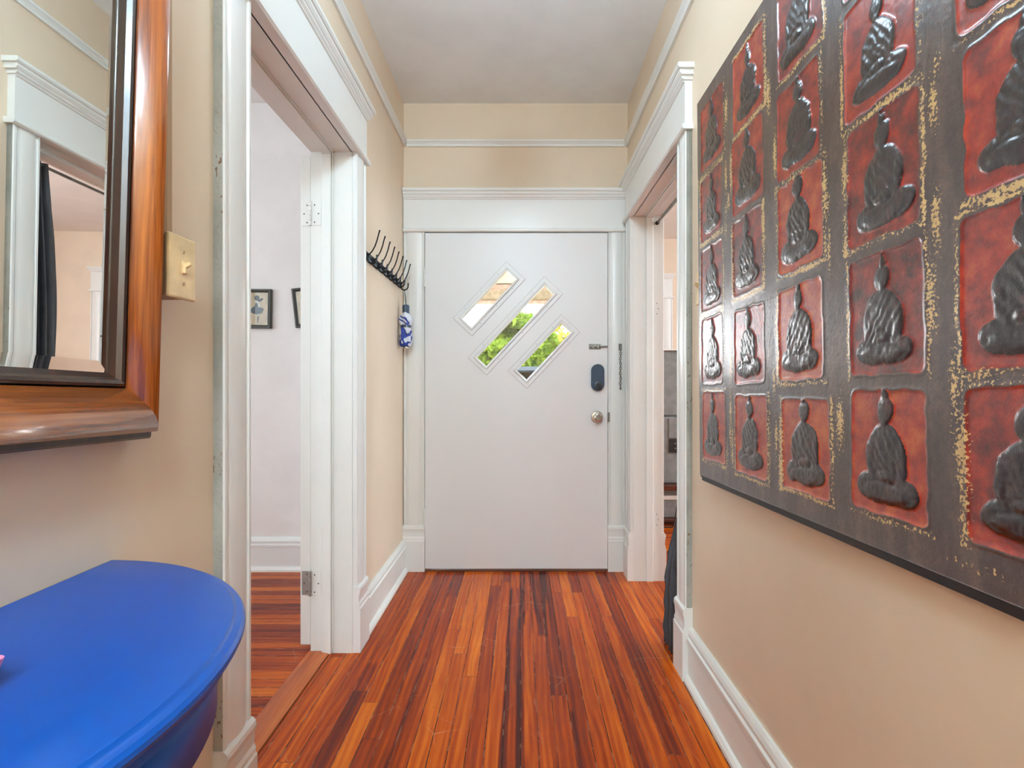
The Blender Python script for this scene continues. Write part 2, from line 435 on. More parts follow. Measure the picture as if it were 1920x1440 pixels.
# ------------------------------------------------------------ mouldings
def casing_profile(wd, th):
    """across the width: flat fillet, groove, pillowed centre, groove, bead"""
    p = [(0, 0), (0, th * .8), (.004, th * .95), (.012, th * .95), (.015, th * .70), (.020, th * .72)]
    n = 8
    for i in range(n + 1):
        t = i / n; a = .020 + (wd - .040) * t
        p.append((a, th * (.80 + .24 * math.sin(math.pi * t) ** .6)))
    p += [(wd - .020, th * .72), (wd - .015, th * .70), (wd - .012, th * 1.0), (wd - .003, th * 1.0), (wd, th * .85), (wd, 0)]
    return p
def plinth_profile_blocks(bm, axis_o, ua, ub, wd, th, h):
    """plinth block: thick base, an ogee shoulder near the top; built as a stack profile run across the width"""
    ua = Vector(ua); ub = Vector(ub)
    prof = [(0, 0), (th + .012, 0), (th + .012, h * .66), (th + .008, h * .68), (th + .008, h * .72), (th + .004, h * .76), (th + .006, h * .86), (th + .010, h * .93), (th + .008, h * .97), (th, h), (0, h)]
    sweep(bm, [(b, z) for b, z in prof], axis_o, ub, (0, 0, 1), ua * wd)
def door_casing(bm, wall_pt, along, out, y0, y1, zt, wd, th, ctop, near_plinth=.275, ext=(None, None), grey=None):
    """casing round an opening. wall_pt: point on the wall plane, along: unit dir of the wall, out: unit dir off the wall"""
    O = Vector(wall_pt); al = Vector(along); ou = Vector(out)
    prof = casing_profile(wd, th)
    n = len(prof)
    for s, c in ((-1, y0), (1, y1)):
        wd_ = wd if ext[0 if s < 0 else 1] is None else ext[0 if s < 0 else 1]
        pr = casing_profile(wd_, th)
        mis = [0] * len(pr); mis[-2] = grey if grey is not None else 0; mis[-3] = 0
        sweep(bm, pr, O + al * c, al * s, ou, (0, 0, zt), mis=mis)
        plinth_profile_blocks(bm, O + al * (c - s * .0025), al * s, ou, wd_ + .006, th, near_plinth)
    wl = wd if ext[0] is None else ext[0]; wr = wd if ext[1] is None else ext[1]
    a0, a1 = y0 - wl, y1 + wr
    # bead, frieze, cornice swept along with projecting returns
    def run(prof, over):
        b0 = a0 - (over if ext[0] is None else 0); b1 = a1 + (over if ext[1] is None else 0)
        sweep(bm, prof, O + al * b0, ou, (0, 0, 1), al * (b1 - b0))
    z = zt
    run([(0, z - .004), (th + .010, z - .004), (th + .016, z + .002), (th + .016, z + .012), (th + .010, z + .018), (0, z + .018)], .014)
    run([(0, z + .018), (th + .002, z + .018), (th + .002, ctop - .05), (0, ctop - .05)], 0)
    for k, (q0, q1, pj) in enumerate(((-.062, -.054, .008), (-.054, -.040, .016), (-.040, -.020, .026), (-.020, 0, .036))):
        q = ctop + q0; r = ctop + q1
        run([(0, q), (th + pj - .008, q), (th + pj, (q + r) / 2), (th + pj, r), (0, r)] if k < 3 else [(0, q), (th + pj - .006, q), (th + pj, q + .006), (th + pj, r - .003), (th + pj - .003, r), (0, r)], pj - .01)
# front door casing
bm = bm_new()
door_casing(bm, (0, YF, 0), (1, 0, 0), (0, -1, 0), DX0 - .005, DX1 + .005, DZ + .012, .125, .022, 2.286, ext=(abs(XL - DX0) - .008, .108))
for x0, x1 in ((DX0 - .03, DX0 - .004), (DX1 + .004, DX1 + .03)): box(bm, x0, x1, YF - .003, YF + .158, .01, DZ + .008)
box(bm, DX0 - .03, DX1 + .03, YF - .003, YF + .158, DZ + .004, DZ + .03)
for x0, x1 in ((DX0 - .004, DX0 + .012), (DX1 - .012, DX1 + .004)): box(bm, x0, x1, YF + .03, YF + .06, .012, DZ)
struct('trim_4', bm, ['trim'], 'white casing, plinth blocks and cornice head around the front door', 'door frame')
# side doorways with jambs
def jamb_set(bm, xa, xb, d, s_room, mi=0):
    """jamb lining between wall faces xa (hall) and xb (room) with a stop"""
    x0, x1 = min(xa, xb), max(xa, xb); sg = 1 if xb > xa else -1
    y0, y1, z = d
    box(bm, x0, x1, y0 - J, y0, 0, z + J, mi=mi); box(bm, x0, x1, y1, y1 + J, 0, z + J, mi=mi); box(bm, x0, x1, y0, y1, z, z + J, mi=mi)
    # stop: from 45 mm .. to 85 mm off the room face
    sa, sb = xb - sg * .048, xb - sg * .088
    s0, s1 = min(sa, sb), max(sa, sb)
    for (p, q) in ((y0, y0 + .011), (y1 - .011, y1)): box(bm, s0, s1, p, q, 0, z - .011, .0025, mi)
    box(bm, s0, s1, y0, y1, z - .011, z, .0025, mi)
    g0, g1 = (s1, s1 + .007) if sg < 0 else (s0 - .007, s0)
    for (p, q) in ((y0, y0 + .005), (y1 - .005, y1)): box(bm, g0, g1, p, q, 0, z - .005, .002, mi)
    box(bm, g0, g1, y0, y1, z - .005, z, .002, mi)
bm = bm_new()
door_casing(bm, (XL, 0, 0), (0, 1, 0), (1, 0, 0), LD[0] - .004, LD[1] + .004, LD[2] + .004, .122, .026, 2.335, grey=1)
jamb_set(bm, XL + .004, XL2 - .003, LD, -1, 2)
struct('trim_5', bm, ['trim', 'caulk', 'trim_worn'], 'white casing, plinths and jambs of the left doorway', 'door frame')
bm = bm_new()
door_casing(bm, (XR, 0, 0), (0, 1, 0), (-1, 0, 0), RD[0] - .004, RD[1] + .004, RD[2] + .004, .112, .026, 2.318, grey=1)
jamb_set(bm, XR - .004, XR2 + .003, RD, 1, 2)
# hinge mortises left on the far jamb
for z0 in (1.50, .30):
    for dx, dz in ((.012, .02), (.02, .05), (.012, .08)):
        lathe(bm, [(.0028, 0), (.0028, .0012)], (XR2 - .035 + dx, RD[1], z0 + dz), (0, -1, 0), 8, 3)
# room side casing
door_casing(bm, (XR2, 0, 0), (0, 1, 0), (1, 0, 0), RD[0] - .004, RD[1] + .004, RD[2] + .004, .112, .020, 2.318)
struct('trim_6', bm, ['trim', 'caulk', 'trim_worn', 'tvd'], 'white casing, plinths and jambs of the right doorway', 'door frame')

def rail(name, runs, label, z, cat='picture rail'):
    bm = bm_new()
    prof = [(0, 0), (.012, 0), (.014, .006), (.010, .012), (.018, .020), (.026, .026), (.026, .034), (.010, .037), (0, .037)]
    for o, ou, d in runs: sweep(bm, prof, o, ou, (0, 0, 1), d)
    return struct(name, bm, 'trim', label, cat)
Z = 2.551
rail('trim_7', [((XL, YB, Z), (1, 0, 0), (0, YF - YB, 0))], 'white picture rail along the left hallway wall', Z)
rail('trim_8', [((XR, YB, Z), (-1, 0, 0), (0, YF - YB, 0))], 'white picture rail along the right hallway wall', Z)
rail('trim_9', [((XL + .02, YF, Z), (0, -1, 0), (XR - XL - .04, 0, 0))], 'white picture rail across the end wall above the door', Z)

def baseboard(name, runs, label, h, mat='trim'):
    bm = bm_new()
    for o, ou, d in runs:
        k = h
        sweep(bm, [(0, 0), (.018, 0), (.018, k - .058), (.022, k - .055), (.022, k - .042), (.016, k - .036), (.018, k - .022), (.014, k - .010), (.008, k), (0, k)], o, ou, (0, 0, 1), d)
        o2 = Vector(o) + Vector(ou) * .018
        sweep(bm, [(0, 0), (.016, 0), (.015, .012), (.008, .024), (0, .028)], o2, ou, (0, 0, 1), d)
    return struct(name, bm, mat, label, 'baseboard')
baseboard('baseboard_left', [((XL, YB, 0), (1, 0, 0), (0, LD[0] - .13 - YB, 0)), ((XL, LD[1] + .13, 0), (1, 0, 0), (0, YF - LD[1] - .13 - .034, 0))], 'white baseboard along the left hallway wall', .19, 'trim_worn')
baseboard('baseboard_right', [((XR, YB, 0), (-1, 0, 0), (0, RD[0] - .12 - YB, 0))], 'white baseboard under the large painting', .205, 'trim_worn')
baseboard('baseboard_left_room', [((-4.2, YF - .004, 0), (0, -1, 0), (4.2 + XL2, 0, 0)), ((-4.2, -.5, 0), (1, 0, 0), (0, YF + .46, 0))], 'white baseboard of the room through the left doorway', .20)
baseboard('baseboard_right_room', [((XR2, RY, 0), (0, -1, 0), (4.2, 0, 0)), ((XR2, RD[1] + .13, 0), (1, 0, 0), (0, RY - RD[1] - .16, 0))], 'white baseboard of the room through the right doorway', .20)
# thin plaster seam of the hall ceiling corner is left to the paint

# ------------------------------------------------------------ front door with three slanted panes
DY = YF - .03      # face of the slab
ANG = R(46.8); ca, sa = math.cos(ANG), math.sin(ANG)
LITES = [(-.187, 1.630, .392, .082), (-.030, 1.469, .593, .079), (.140, 1.316, .390, .081)]
def lrect(cx, cz, L, W, y):
    return [(cx + ca * a * L / 2 - sa * b * W / 2, y, cz + sa * a * L / 2 + ca * b * W / 2) for a, b in ((-1, -1), (1, -1), (1, 1), (-1, 1))]
d1 = thing('door_1', 'white front entry door with three slanted glass panes', 'door', (DX0, DY, .018), (0, 0, R(0)), kind='structure')
def rel(o, base=None):
    """shift a mesh built in world coordinates into the frame of its parent"""
    p = o.parent; mtx = Matrix.LocRotScale(p.location, p.rotation_euler, None)
    if p.parent:
        mtx = Matrix.LocRotScale(p.parent.location, p.parent.rotation_euler, None) @ mtx
    o.data.transform(mtx.inverted()); return o
bm = bm_new()
prism(bm, [(DX0, DY, .018), (DX1, DY, .018), (DX1, DY, DZ), (DX0, DY, DZ)], (0, .045, 0), 0, [lrect(cx, cz, L, W, DY) for cx, cz, L, W in LITES])
rel(obj('door_panel', bm, 'door', d1))
for cx, cz, L, W in LITES:
    bm = bm_new()
    # grey strips painting the edge shadows, a flat applied frame, then a raised inner bead
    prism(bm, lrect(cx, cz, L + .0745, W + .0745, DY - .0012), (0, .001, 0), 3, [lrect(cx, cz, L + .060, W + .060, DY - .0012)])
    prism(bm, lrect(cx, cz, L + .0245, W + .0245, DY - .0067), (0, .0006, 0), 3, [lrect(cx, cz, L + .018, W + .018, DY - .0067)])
    prism(bm, lrect(cx, cz, L + .070, W + .070, DY - .006), (0, .0055, 0), 0, [lrect(cx, cz, L + .004, W + .004, DY - .004)])
    prism(bm, lrect(cx, cz, L + .020, W + .020, DY - .016), (0, .015, 0), 1, [lrect(cx, cz, L - .004, W - .004, DY - .012)])
    for a in (-.36, 0, .36):
        for b in (-1, 1):
            px = cx + ca * a * L - sa * b * (W / 2 + .022); pz = cz + sa * a * L + ca * b * (W / 2 + .022)
            lathe(bm, [(.0024, 0), (.0024, .0016)], (px, DY - .006, pz), (0, -1, 0), 8, 2)
    fr = rel(obj('pane_frame', bm, ['door', 'trim', 'steel', 'shade_line'], d1))
    bm = bm_new(); prism(bm, lrect(cx, cz, L - .001, W - .001, DY + .018), (0, .005, 0))
    rel(obj('window_pane', bm, 'glass', d1))
def hinge(bm, x, y, z0, z1, mi=0):
    n = 5; hh = (z1 - z0) / n
    for k in range(n): lathe(bm, [(.0062, .0008), (.0062, hh - .0008)], (x, y, z0 + k * hh), (0, 0, 1), 12, mi)
    lathe(bm, [(.003, 0), (.005, .002), (.003, .005)], (x, y, z1), (0, 0, 1), 10, mi)
for z0 in (1.70, .262):
    bm = bm_new(); hinge(bm, DX0 - .002, DY - .006, z0, z0 + .11); rel(obj('hinge', bm, 'trim_worn', d1))
# slide bolt
b = d1
bm = bm_new(); box(bm, .408, .480, DY - .003, DY, 1.328, 1.361, .001); box(bm, .413, .478, DY - .010, DY - .003, 1.334, 1.355, .002)
tube(bm, [(.412, DY - .012, 1.3445), (.519, DY - .012, 1.3445)], .005, 10)
for xx in (.425, .455): box(bm, xx, xx + .012, DY - .017, DY - .009, 1.333, 1.356, .002)
tube(bm, [(.470, DY - .012, 1.3445), (.470, DY - .026, 1.349)], .003, 8)
tag(rel(obj('slide_bolt', bm, 'steel', d1)), 'small steel barrel bolt')
# keypad lock
bm = bm_new()
def stadium(cx, cz, r, h, y, n=16):
    return [(cx + r * math.cos(t), y, cz + h / 2 - r + r * math.sin(t)) for t in (math.pi * k / n for k in range(n + 1))] + \
           [(cx + r * math.cos(t), y, cz - h / 2 + r + r * math.sin(t)) for t in (math.pi + math.pi * k / n for k in range(n + 1))]
prism(bm, stadium(.459, 1.160, .0385, .159, DY - .024), (0, .0235, 0))
prism(bm, stadium(.459, 1.160, .0355, .153, DY - .027), (0, .003, 0))
lk = rel(obj('electronic_lock', bm, 'navy', d1)); tag(lk, 'dark navy rounded electronic deadbolt')
bm = bm_new(); lathe(bm, [(.024, 0), (.024, .003), (.021, .004)], (.461, DY - .027, 1.112), (0, -1, 0), 24)
box(bm, .456, .466, DY - .044, DY - .031, 1.094, 1.130, .004)
for v in bm.verts:
    if v.co.y < DY - .0312:
        dx, dz = v.co.x - .461, v.co.z - 1.112; t = R(20); v.co.x = .461 + dx * math.cos(t) - dz * math.sin(t); v.co.z = 1.112 + dx * math.sin(t) + dz * math.cos(t)
rel(obj('thumb_turn', bm, 'blackframe', d1))
# knob
bm = bm_new(); kx, kz = .457, .924
lathe(bm, [(.036, 0), (.037, .004), (.033, .009), (.016, .011), (.0125, .016), (.0125, .030), (.019, .034), (.0265, .042), (.0275, .052), (.024, .060), (.018, .063), (.017, .061), (.010, .061), (.009, .064), (.001, .064)], (kx, DY, kz), (0, -1, 0), 32)
box(bm, kx - .006, kx + .006, DY - .069, DY - .063, kz - .0018, kz + .0018, .001)
tag(rel(obj('door_knob', bm, 'chrome', d1)), 'round nickel door knob')
bm = bm_new(); box(bm, DX1 + .002, DX1 + .014, DY - .0005, DY + .004, kz - .028, kz + .028, .001); box(bm, DX1 + .001, DX1 + .006, DY - .004, DY, kz - .014, kz + .014, .001)
# strike plate is screwed to the casing, stays its own small thing
tag(obj('strike_plate', bm, 'steel'), 'small steel strike plate on the frame beside the round door knob', 'strike plate')

# door chain on the right casing
ct = thing('door_chain', 'loose metal security chain hanging on the casing right of the front door', 'door chain', (.596, YF - .024, 1.34))
cy = YF - .0245
bm = bm_new(); box(bm, .587, .606, cy - .006, cy, 1.322, 1.362, .002); box(bm, .590, .603, cy - .014, cy - .006, 1.326, 1.352, .003)
for zz in (1.356, 1.316 + .01): lathe(bm, [(.0028, 0), (.0022, .002)], (.5965, cy - .0062, zz), (0, -1, 0), 8)
rel(obj('bracket', bm, 'steel', ct))
bm = bm_new()
def link(bm, c, rot, l=.0098, wd=.0062, r=.0018):
    pts = []
    for k in range(12):
        t = 2 * math.pi * k / 12
        p = Vector((wd * math.sin(t), 0, l * math.cos(t)))
        p.rotate(Matrix.Rotation(rot, 3, 'Z')); pts.append(Vector(c) + p)
    tube(bm, pts, r, 6, closed=True)
zc = 1.318
k = 0
while zc > 1.10:
    link(bm, (.5965 + .0016 * math.sin(k * 1.3), cy - .0095, zc), 0 if k % 2 else R(65)); zc -= .0148; k += 1
rel(obj('chain', bm, 'steel', ct))
bm = bm_new(); lathe(bm, [(.002, 0), (.006, .003), (.006, .008), (.003, .012)], (.5965, cy - .009, 1.088), (0, 0, 1), 12)
rel(obj('chain_end', bm, 'steel', ct))

# ------------------------------------------------------------ left room door, folded back; only its hinge edge shows
d2 = thing('door_2', 'white bedroom door swung fully open, only its worn hinge edge visible', 'door', (XL2 - .004, LD[1] + .012, .03), kind='structure')
bm = bm_new(); sx0, sx1, sy = XL2 - .049, XL2 - .005, LD[1] + .006
box(bm, sx0, sx1, sy, sy + .80, .03, 2.072, .003)
for f in list(bm.faces): pass
rel(obj('door_panel', bm, 'trim_worn', d2))
bm = bm_new()
for zz0, zz1 in ((.25, .62), (.76, 1.22), (1.36, 1.94)): box(bm, sx0 - .003, sx0, sy + .12, sy + .68, zz0, zz1, .002)
rel(obj('raised_panel', bm, 'trim', d2))
for z0, mt in ((1.778, 'trim_worn'), (.240, 'olds')):
    bm = bm_new(); z1 = z0 + .100; hx = XL2 - .004; hy = LD[1] + .0005
    hinge(bm, hx, hy - .006, z0, z1, 0)
    box(bm, hx - .038, hx - .004, sy - .0022, sy - .0002, z0, z1, .0009, 0)
    box(bm, hx + .004, hx + .045, LD[1] - .002, LD[1] - .0002, z0, z1, .0009, 1)
    for dx in (-.028, -.016, .018, .034):
        for dz in (.014, .05, .086):
            if (dx in (-.028, .034)) != (dz == .05): continue
            yy = (sy if dx < 0 else LD[1]) - .0022
            lathe(bm, [(.0032, 0), (.0024, .0009)], (hx + dx, yy, z0 + dz), (0, -1, 0), 8, 2)
    tag(rel(obj('hinge', bm, [mt, 'trim_worn', 'tvd'], d2)), 'bare steel hinge' if mt == 'olds' else 'paint covered hinge')

# ------------------------------------------------------------ mirror
mr = thing('wall_mirror', 'large wall mirror in a rounded reddish brown wood frame', 'mirror', (XL + .002, .92, 1.020), (0, 0, 0))
mr.rotation_euler = (R(-1.5), R(.55), 0)
mr.location.x = XL + .003
MW, MH = .80, 1.08
prof = [(0, 0), (0, .036), (.004, .041), (.012, .041), (.0135, .050)]
for i in range(11):
    t = i / 10; a = .0135 + .0745 * t
    prof.append((a, .050 + .026 * math.sin(math.pi * min(1, .08 + t * .86)) ** .75))
prof += [(.089, .052), (.091, .058), (.095, .061), (.100, .060), (.104, .053), (.112, .047), (.112, .040), (.095, .040), (.095, 0)]
nP = len(prof); mis = []
for i in range(nP):
    a = prof[i][0]; mis.append(1 if (i < 4 or i >= 15) else 0)
def mrail(p0, d, inw, mats, name):
    bm = bm_new()
    sweep(bm, [(a, h) for a, h in prof], p0, inw, (1, 0, 0), d, mis=mis, s0=(1, 0), s1=(-1, 0))
    o = obj(name, bm, mats, mr)
    for p in o.data.polygons:
        if p.material_index == 0 and len(p.vertices) == 4: p.use_smooth = True
    return o
# local frame: +X off the wall, Y negative towards the viewer, Z up
mrail((0, -MW, 0), (0, MW, 0), (0, 0, 1), ['mw_y', 'mdark'], 'frame_rail')
mrail((0, -MW, MH), (0, MW, 0), (0, 0, -1), ['mw_y', 'mdark'], 'frame_rail')
mrail((0, 0, 0), (0, 0, MH), (0, -1, 0), ['mw_z', 'mdark'], 'frame_rail')
mrail((0, -MW, 0), (0, 0, MH), (0, 1, 0), ['mw_z', 'mdark'], 'frame_rail')
bm = bm_new()
g0, g1, h0, h1 = -MW + .108, -.108, .108, MH - .108; bv = .022
def q(y0, y1, z0, z1, x): return [bm.verts.new((x, y, z)) for y, z in ((y0, z0), (y1, z0), (y1, z1), (y0, z1))]
o_ = q(g0, g1, h0, h1, .0452); i_ = q(g0 + bv, g1 - bv, h0 + bv, h1 - bv, .0475); bk = q(g0, g1, h0, h1, .041)
bm.faces.new(i_)
for k in range(4):
    j = (k + 1) % 4; bm.faces.new((o_[k], o_[j], i_[j], i_[k])); bm.faces.new((o_[j], o_[k], bk[k], bk[j]))
bm.faces.new(bk[::-1])
obj('mirror_glass', bm, 'mirror', mr)

# ------------------------------------------------------------ switch box and raceway beside the mirror
sw = thing('light_switch', 'almond toggle switch on a surface mounted box beside the mirror', 'light switch', (XL, .975, 1.338))
bm = bm_new(); box(bm, XL, -.652, .942, 1.008, 1.282, 1.394, .003); rel(obj('switch_box', bm, 'almond_d', sw))
bm = bm_new(); box(bm, -.652, -.642, .936, 1.014, 1.278, 1.398, .004, 0, 2); rel(obj('cover_plate', bm, 'almond', sw))
bm = bm_new(); box(bm, -.6425, -.6405, .9695, .9805, 1.325, 1.351, .0008); box(bm, -.6415, -.636, .971, .979, 1.327, 1.345, .001)
prism(bm, [(-.641, .972, 1.335), (-.641, .972, 1.345), (-.627, .972, 1.349), (-.627, .972, 1.343)], (0, .006, 0))
rel(obj('toggle', bm, 'almond', sw))
for zz in (1.308, 1.368):
    bm = bm_new(); lathe(bm, [(.0038, 0), (.003, .0016)], (-.642, .975, zz), (1, 0, 0), 12); box(bm, -.6405, -.6402, .972, .978, zz - .0005, zz + .0005, 0); rel(obj('screw', bm, 'almond_d', sw))
bm = bm_new(); box(bm, XL, -.686, .990, 1.012, 1.394, H - .002, .004); box(bm, XL, -.694, .984, 1.018, 1.394, H - .002, .002)
tag(obj('wire_raceway', bm, 'almond_d'), 'painted wire channel running up the wall from the switch to the ceiling', 'raceway')
# second switch on the right wall, behind the painting's far edge
s2 = thing('light_switch', 'small almond switch plate between the painting and right doorway', 'light switch', (XR, 1.838, 1.465))
bm = bm_new(); box(bm, XR - .006, XR, 1.803, 1.873, 1.405, 1.525, .003); rel(obj('cover_plate', bm, 'almond', s2))
bm = bm_new(); prism(bm, [(XR - .005, 1.833, 1.457), (XR - .005, 1.833, 1.477), (XR - .022, 1.833, 1.484), (XR - .022, 1.833, 1.474)], (0, .010, 0)); rel(obj('toggle', bm, 'almond', s2))

# ------------------------------------------------------------ half-moon table
tb = thing('console_table', 'bright blue half-moon console table against the left wall', 'table', (XL, .50, 0))
XT = XL + .024
def half(r, n=48, x=XT, yc=.5, cut=0.):
    return [(r * math.sin(math.pi * k / n), -r * math.cos(math.pi * k / n)) for k in range(n + 1)]
def half_slab(bm, levels, n=56, XT=XT, yc=.50):
    """levels: (radius, z). The flat side stays on the wall."""
    rings = []
    for r, z in levels:
        rings.append([bm.verts.new((XL + .003 + (r - .018) * math.sin(math.pi * k / n), yc - r * math.cos(math.pi * k / n), z)) for k in range(n + 1)])
    for a, b in zip(rings, rings[1:]):
        for k in range(n): bm.faces.new((a[k], a[k + 1], b[k + 1], b[k])).smooth = True
        bm.faces.new((a[n], a[0], b[0], b[n]))
    bm.faces.new(rings[0][::-1]); bm.faces.new(rings[-1])
bm = bm_new()
half_slab(bm, [(.376, .770), (.381, .772), (.382, .784), (.378, .788), (.386, .7885), (.393, .792), (.396, .798), (.3955, .803), (.392, .807), (.386, .8085), (.3835, .8105), (.3815, .8135), (.379, .8145), (.3, .8147)])
rel(obj('tabletop', bm, 'blue', tb))
bm = bm_new()
n = 48; outer = [(XL + .004 + .334 * math.sin(math.pi * k / n) + .012, .5 - .350 * math.cos(math.pi * k / n)) for k in range(n + 1)]
inner = [(XL + .004 + .314 * math.sin(math.pi * k / n) + .012, .5 - .330 * math.cos(math.pi * k / n)) for k in range(n + 1)]
prism(bm, [(x, y, .695) for x, y in outer + inner[::-1]], (0, 0, .075))
rel(smooth(obj('apron', bm, 'blue', tb)))
def leg(bm, x, y):
    pts = [(x, y, .770), (x, y, .60), (x, y, .30), (x, y, 0.0)]
    secs = [(.026, .770), (.026, .66), (.021, .62), (.014, .06), (.017, .03), (.017, 0)]
    rings = []
    for s, z in secs: rings.append([bm.verts.new((x + dx * s, y + dy * s, z)) for dx, dy in ((-1, -1), (1, -1), (1, 1), (-1, 1))])
    for a, b in zip(rings, rings[1:]):
        for k in range(4): bm.faces.new((a[k], a[(k + 1) % 4], b[(k + 1) % 4], b[k]))
    bm.faces.new(rings[0]); bm.faces.new(rings[-1][::-1])
for x, y in ((XL + .05, .19), (XL + .05, .81), (XL + .305, .40), ):
    bm = bm_new(); leg(bm, x, y); rel(obj('leg', bm, 'blue', tb))
# pink dish, just its rim enters the frame
pd = thing('pink_dish', 'small pink petal-edged dish at the left edge of the blue table', 'dish', (-.545, .487, .8147))
bm = bm_new()
rings = []
for r, z in ((.014, 0), (.018, .001), (.026, .006), (.033, .016), (.036, .028), (.034, .0285), (.030, .018), (.022, .009), (.012, .006)):
    rings.append([bm.verts.new(((r + (.0025 * math.cos(8 * t) * (z / .028))) * math.cos(t), (r + (.0025 * math.cos(8 * t) * (z / .028))) * math.sin(t), z)) for t in (2 * math.pi * k / 48 for k in range(48))])
for a, b2 in zip(rings, rings[1:]):
    for k in range(48): bm.faces.new((a[k], a[(k + 1) % 48], b2[(k + 1) % 48], b2[k])).smooth = True
bm.faces.new(rings[0][::-1]); bm.faces.new(rings[-1])
obj('bowl', bm, 'pink', pd)

# ------------------------------------------------------------ coat rack
cr = thing('coat_rack', 'black metal rack of eight wire coat hooks beside the front door', 'coat rack', (XL, 2.64, 1.70))
bm = bm_new(); box(bm, XL + .001, XL + .010, 2.268, 3.010, 1.682, 1.722, .002)
for k in range(15): lathe(bm, [(.004, 0), (.003, .003)], (XL + .010, 2.29 + k * .05, 1.702), (1, 0, 0), 8)
rel(obj('back_plate', bm, 'rackplate', cr))
for k in range(8):
    y = 2.318 + k * .0922
    bm = bm_new()
    x = XL + .012
    tube(bm, [(x, y, 1.700), (x + .010, y, 1.708), (x + .022, y, 1.722), (x + .034, y, 1.744), (x + .044, y, 1.772), (x + .051, y, 1.800), (x + .056, y, 1.816)], [.0034, .0032, .003, .003, .003, .003, .0036], 8)
    up = [(x, y, 1.700)] + [(x + .021 - .021 * math.cos(t), y, 1.688 - .023 * math.sin(t)) for t in (math.pi * q_ / 10 for q_ in range(11))] + [(x + .043, y, 1.698)]
    tube(bm, up, .0043, 8)
    lathe(bm, [(.001, -.005), (.0045, -.002), (.0045, .002), (.001, .005)], (x + .043, y, 1.701), (0, 0, 1), 8)
    # scrolled mount
    tube(bm, [(XL + .011 + .0, y + .014 * math.cos(t), 1.702 + .014 * math.sin(t)) for t in (2 * math.pi * q_ / 14 for q_ in range(14))], .0026, 6, closed=True)
    rel(smooth(obj('hook', bm, 'black', cr)))

# umbrella
ux, uy = XL + .043, 2.955
um = thing('folding_umbrella', 'blue and white folded umbrella hanging from the last coat hook', 'umbrella', (ux, uy, 1.335))
bm = bm_new(); tube(bm, [(XL + .033, 2.9634, 1.664), (ux - .004, uy + .002, 1.62), (ux, uy, 1.574)], .0018, 6); tube(bm, [(XL + .033, 2.9634 + .0015, 1.664), (ux - .002, uy + .004, 1.62), (ux + .002, uy, 1.574)], .0018, 6)
rel(obj('wrist_cord', bm, 'rubber', um))
bm = bm_new(); lathe(bm, [(.006, 1.580), (.018, 1.576), (.0205, 1.568), (.0195, 1.535), (.014, 1.527), (.01, 1.520)], (ux, uy, 0), (0, 0, 1), 24)
rel(obj('handle', bm, 'navy', um))
bm = bm_new(); rings = []
levels = [(.014, 1.534), (.022, 1.528), (.031, 1.510), (.038, 1.492), (.034, 1.476), (.028, 1.458), (.0275, 1.444), (.030, 1.425), (.033, 1.400), (.034, 1.372), (.033, 1.350), (.028, 1.340), (.012, 1.337)]
for i, (r, z) in enumerate(levels):
    rings.append([bm.verts.new((ux + (r * (1 + .12 * math.cos(5 * t + z * 30) * (1 if i > 1 else .3))) * math.cos(t), uy + (r * (1 + .12 * math.cos(5 * t + z * 30))) * math.sin(t), z + .004 * math.sin(3 * t))) for t in (2 * math.pi * k / 40 for k in range(40))])
for a, b2 in zip(rings, rings[1:]):
    for k in range(40): bm.faces.new((a[k], a[(k + 1) % 40], b2[(k + 1) % 40], b2[k])).smooth = True
bm.faces.new(rings[0][::-1]); bm.faces.new(rings[-1])
rel(obj('canopy', bm, 'umb', um))
bm = bm_new(); lathe(bm, [(.0300, 1.446), (.0308, 1.447), (.0308, 1.460), (.0300, 1.461)], (ux, uy, 0), (0, 0, 1), 30); rel(obj('strap', bm, 'navy', um))
bm = bm_new(); lathe(bm, [(.008, 1.326), (.012, 1.328), (.012, 1.338), (.006, 1.341)], (ux + .004, uy, 0), (0, 0, 1), 16); rel(obj('tip', bm, 'chrome', um))

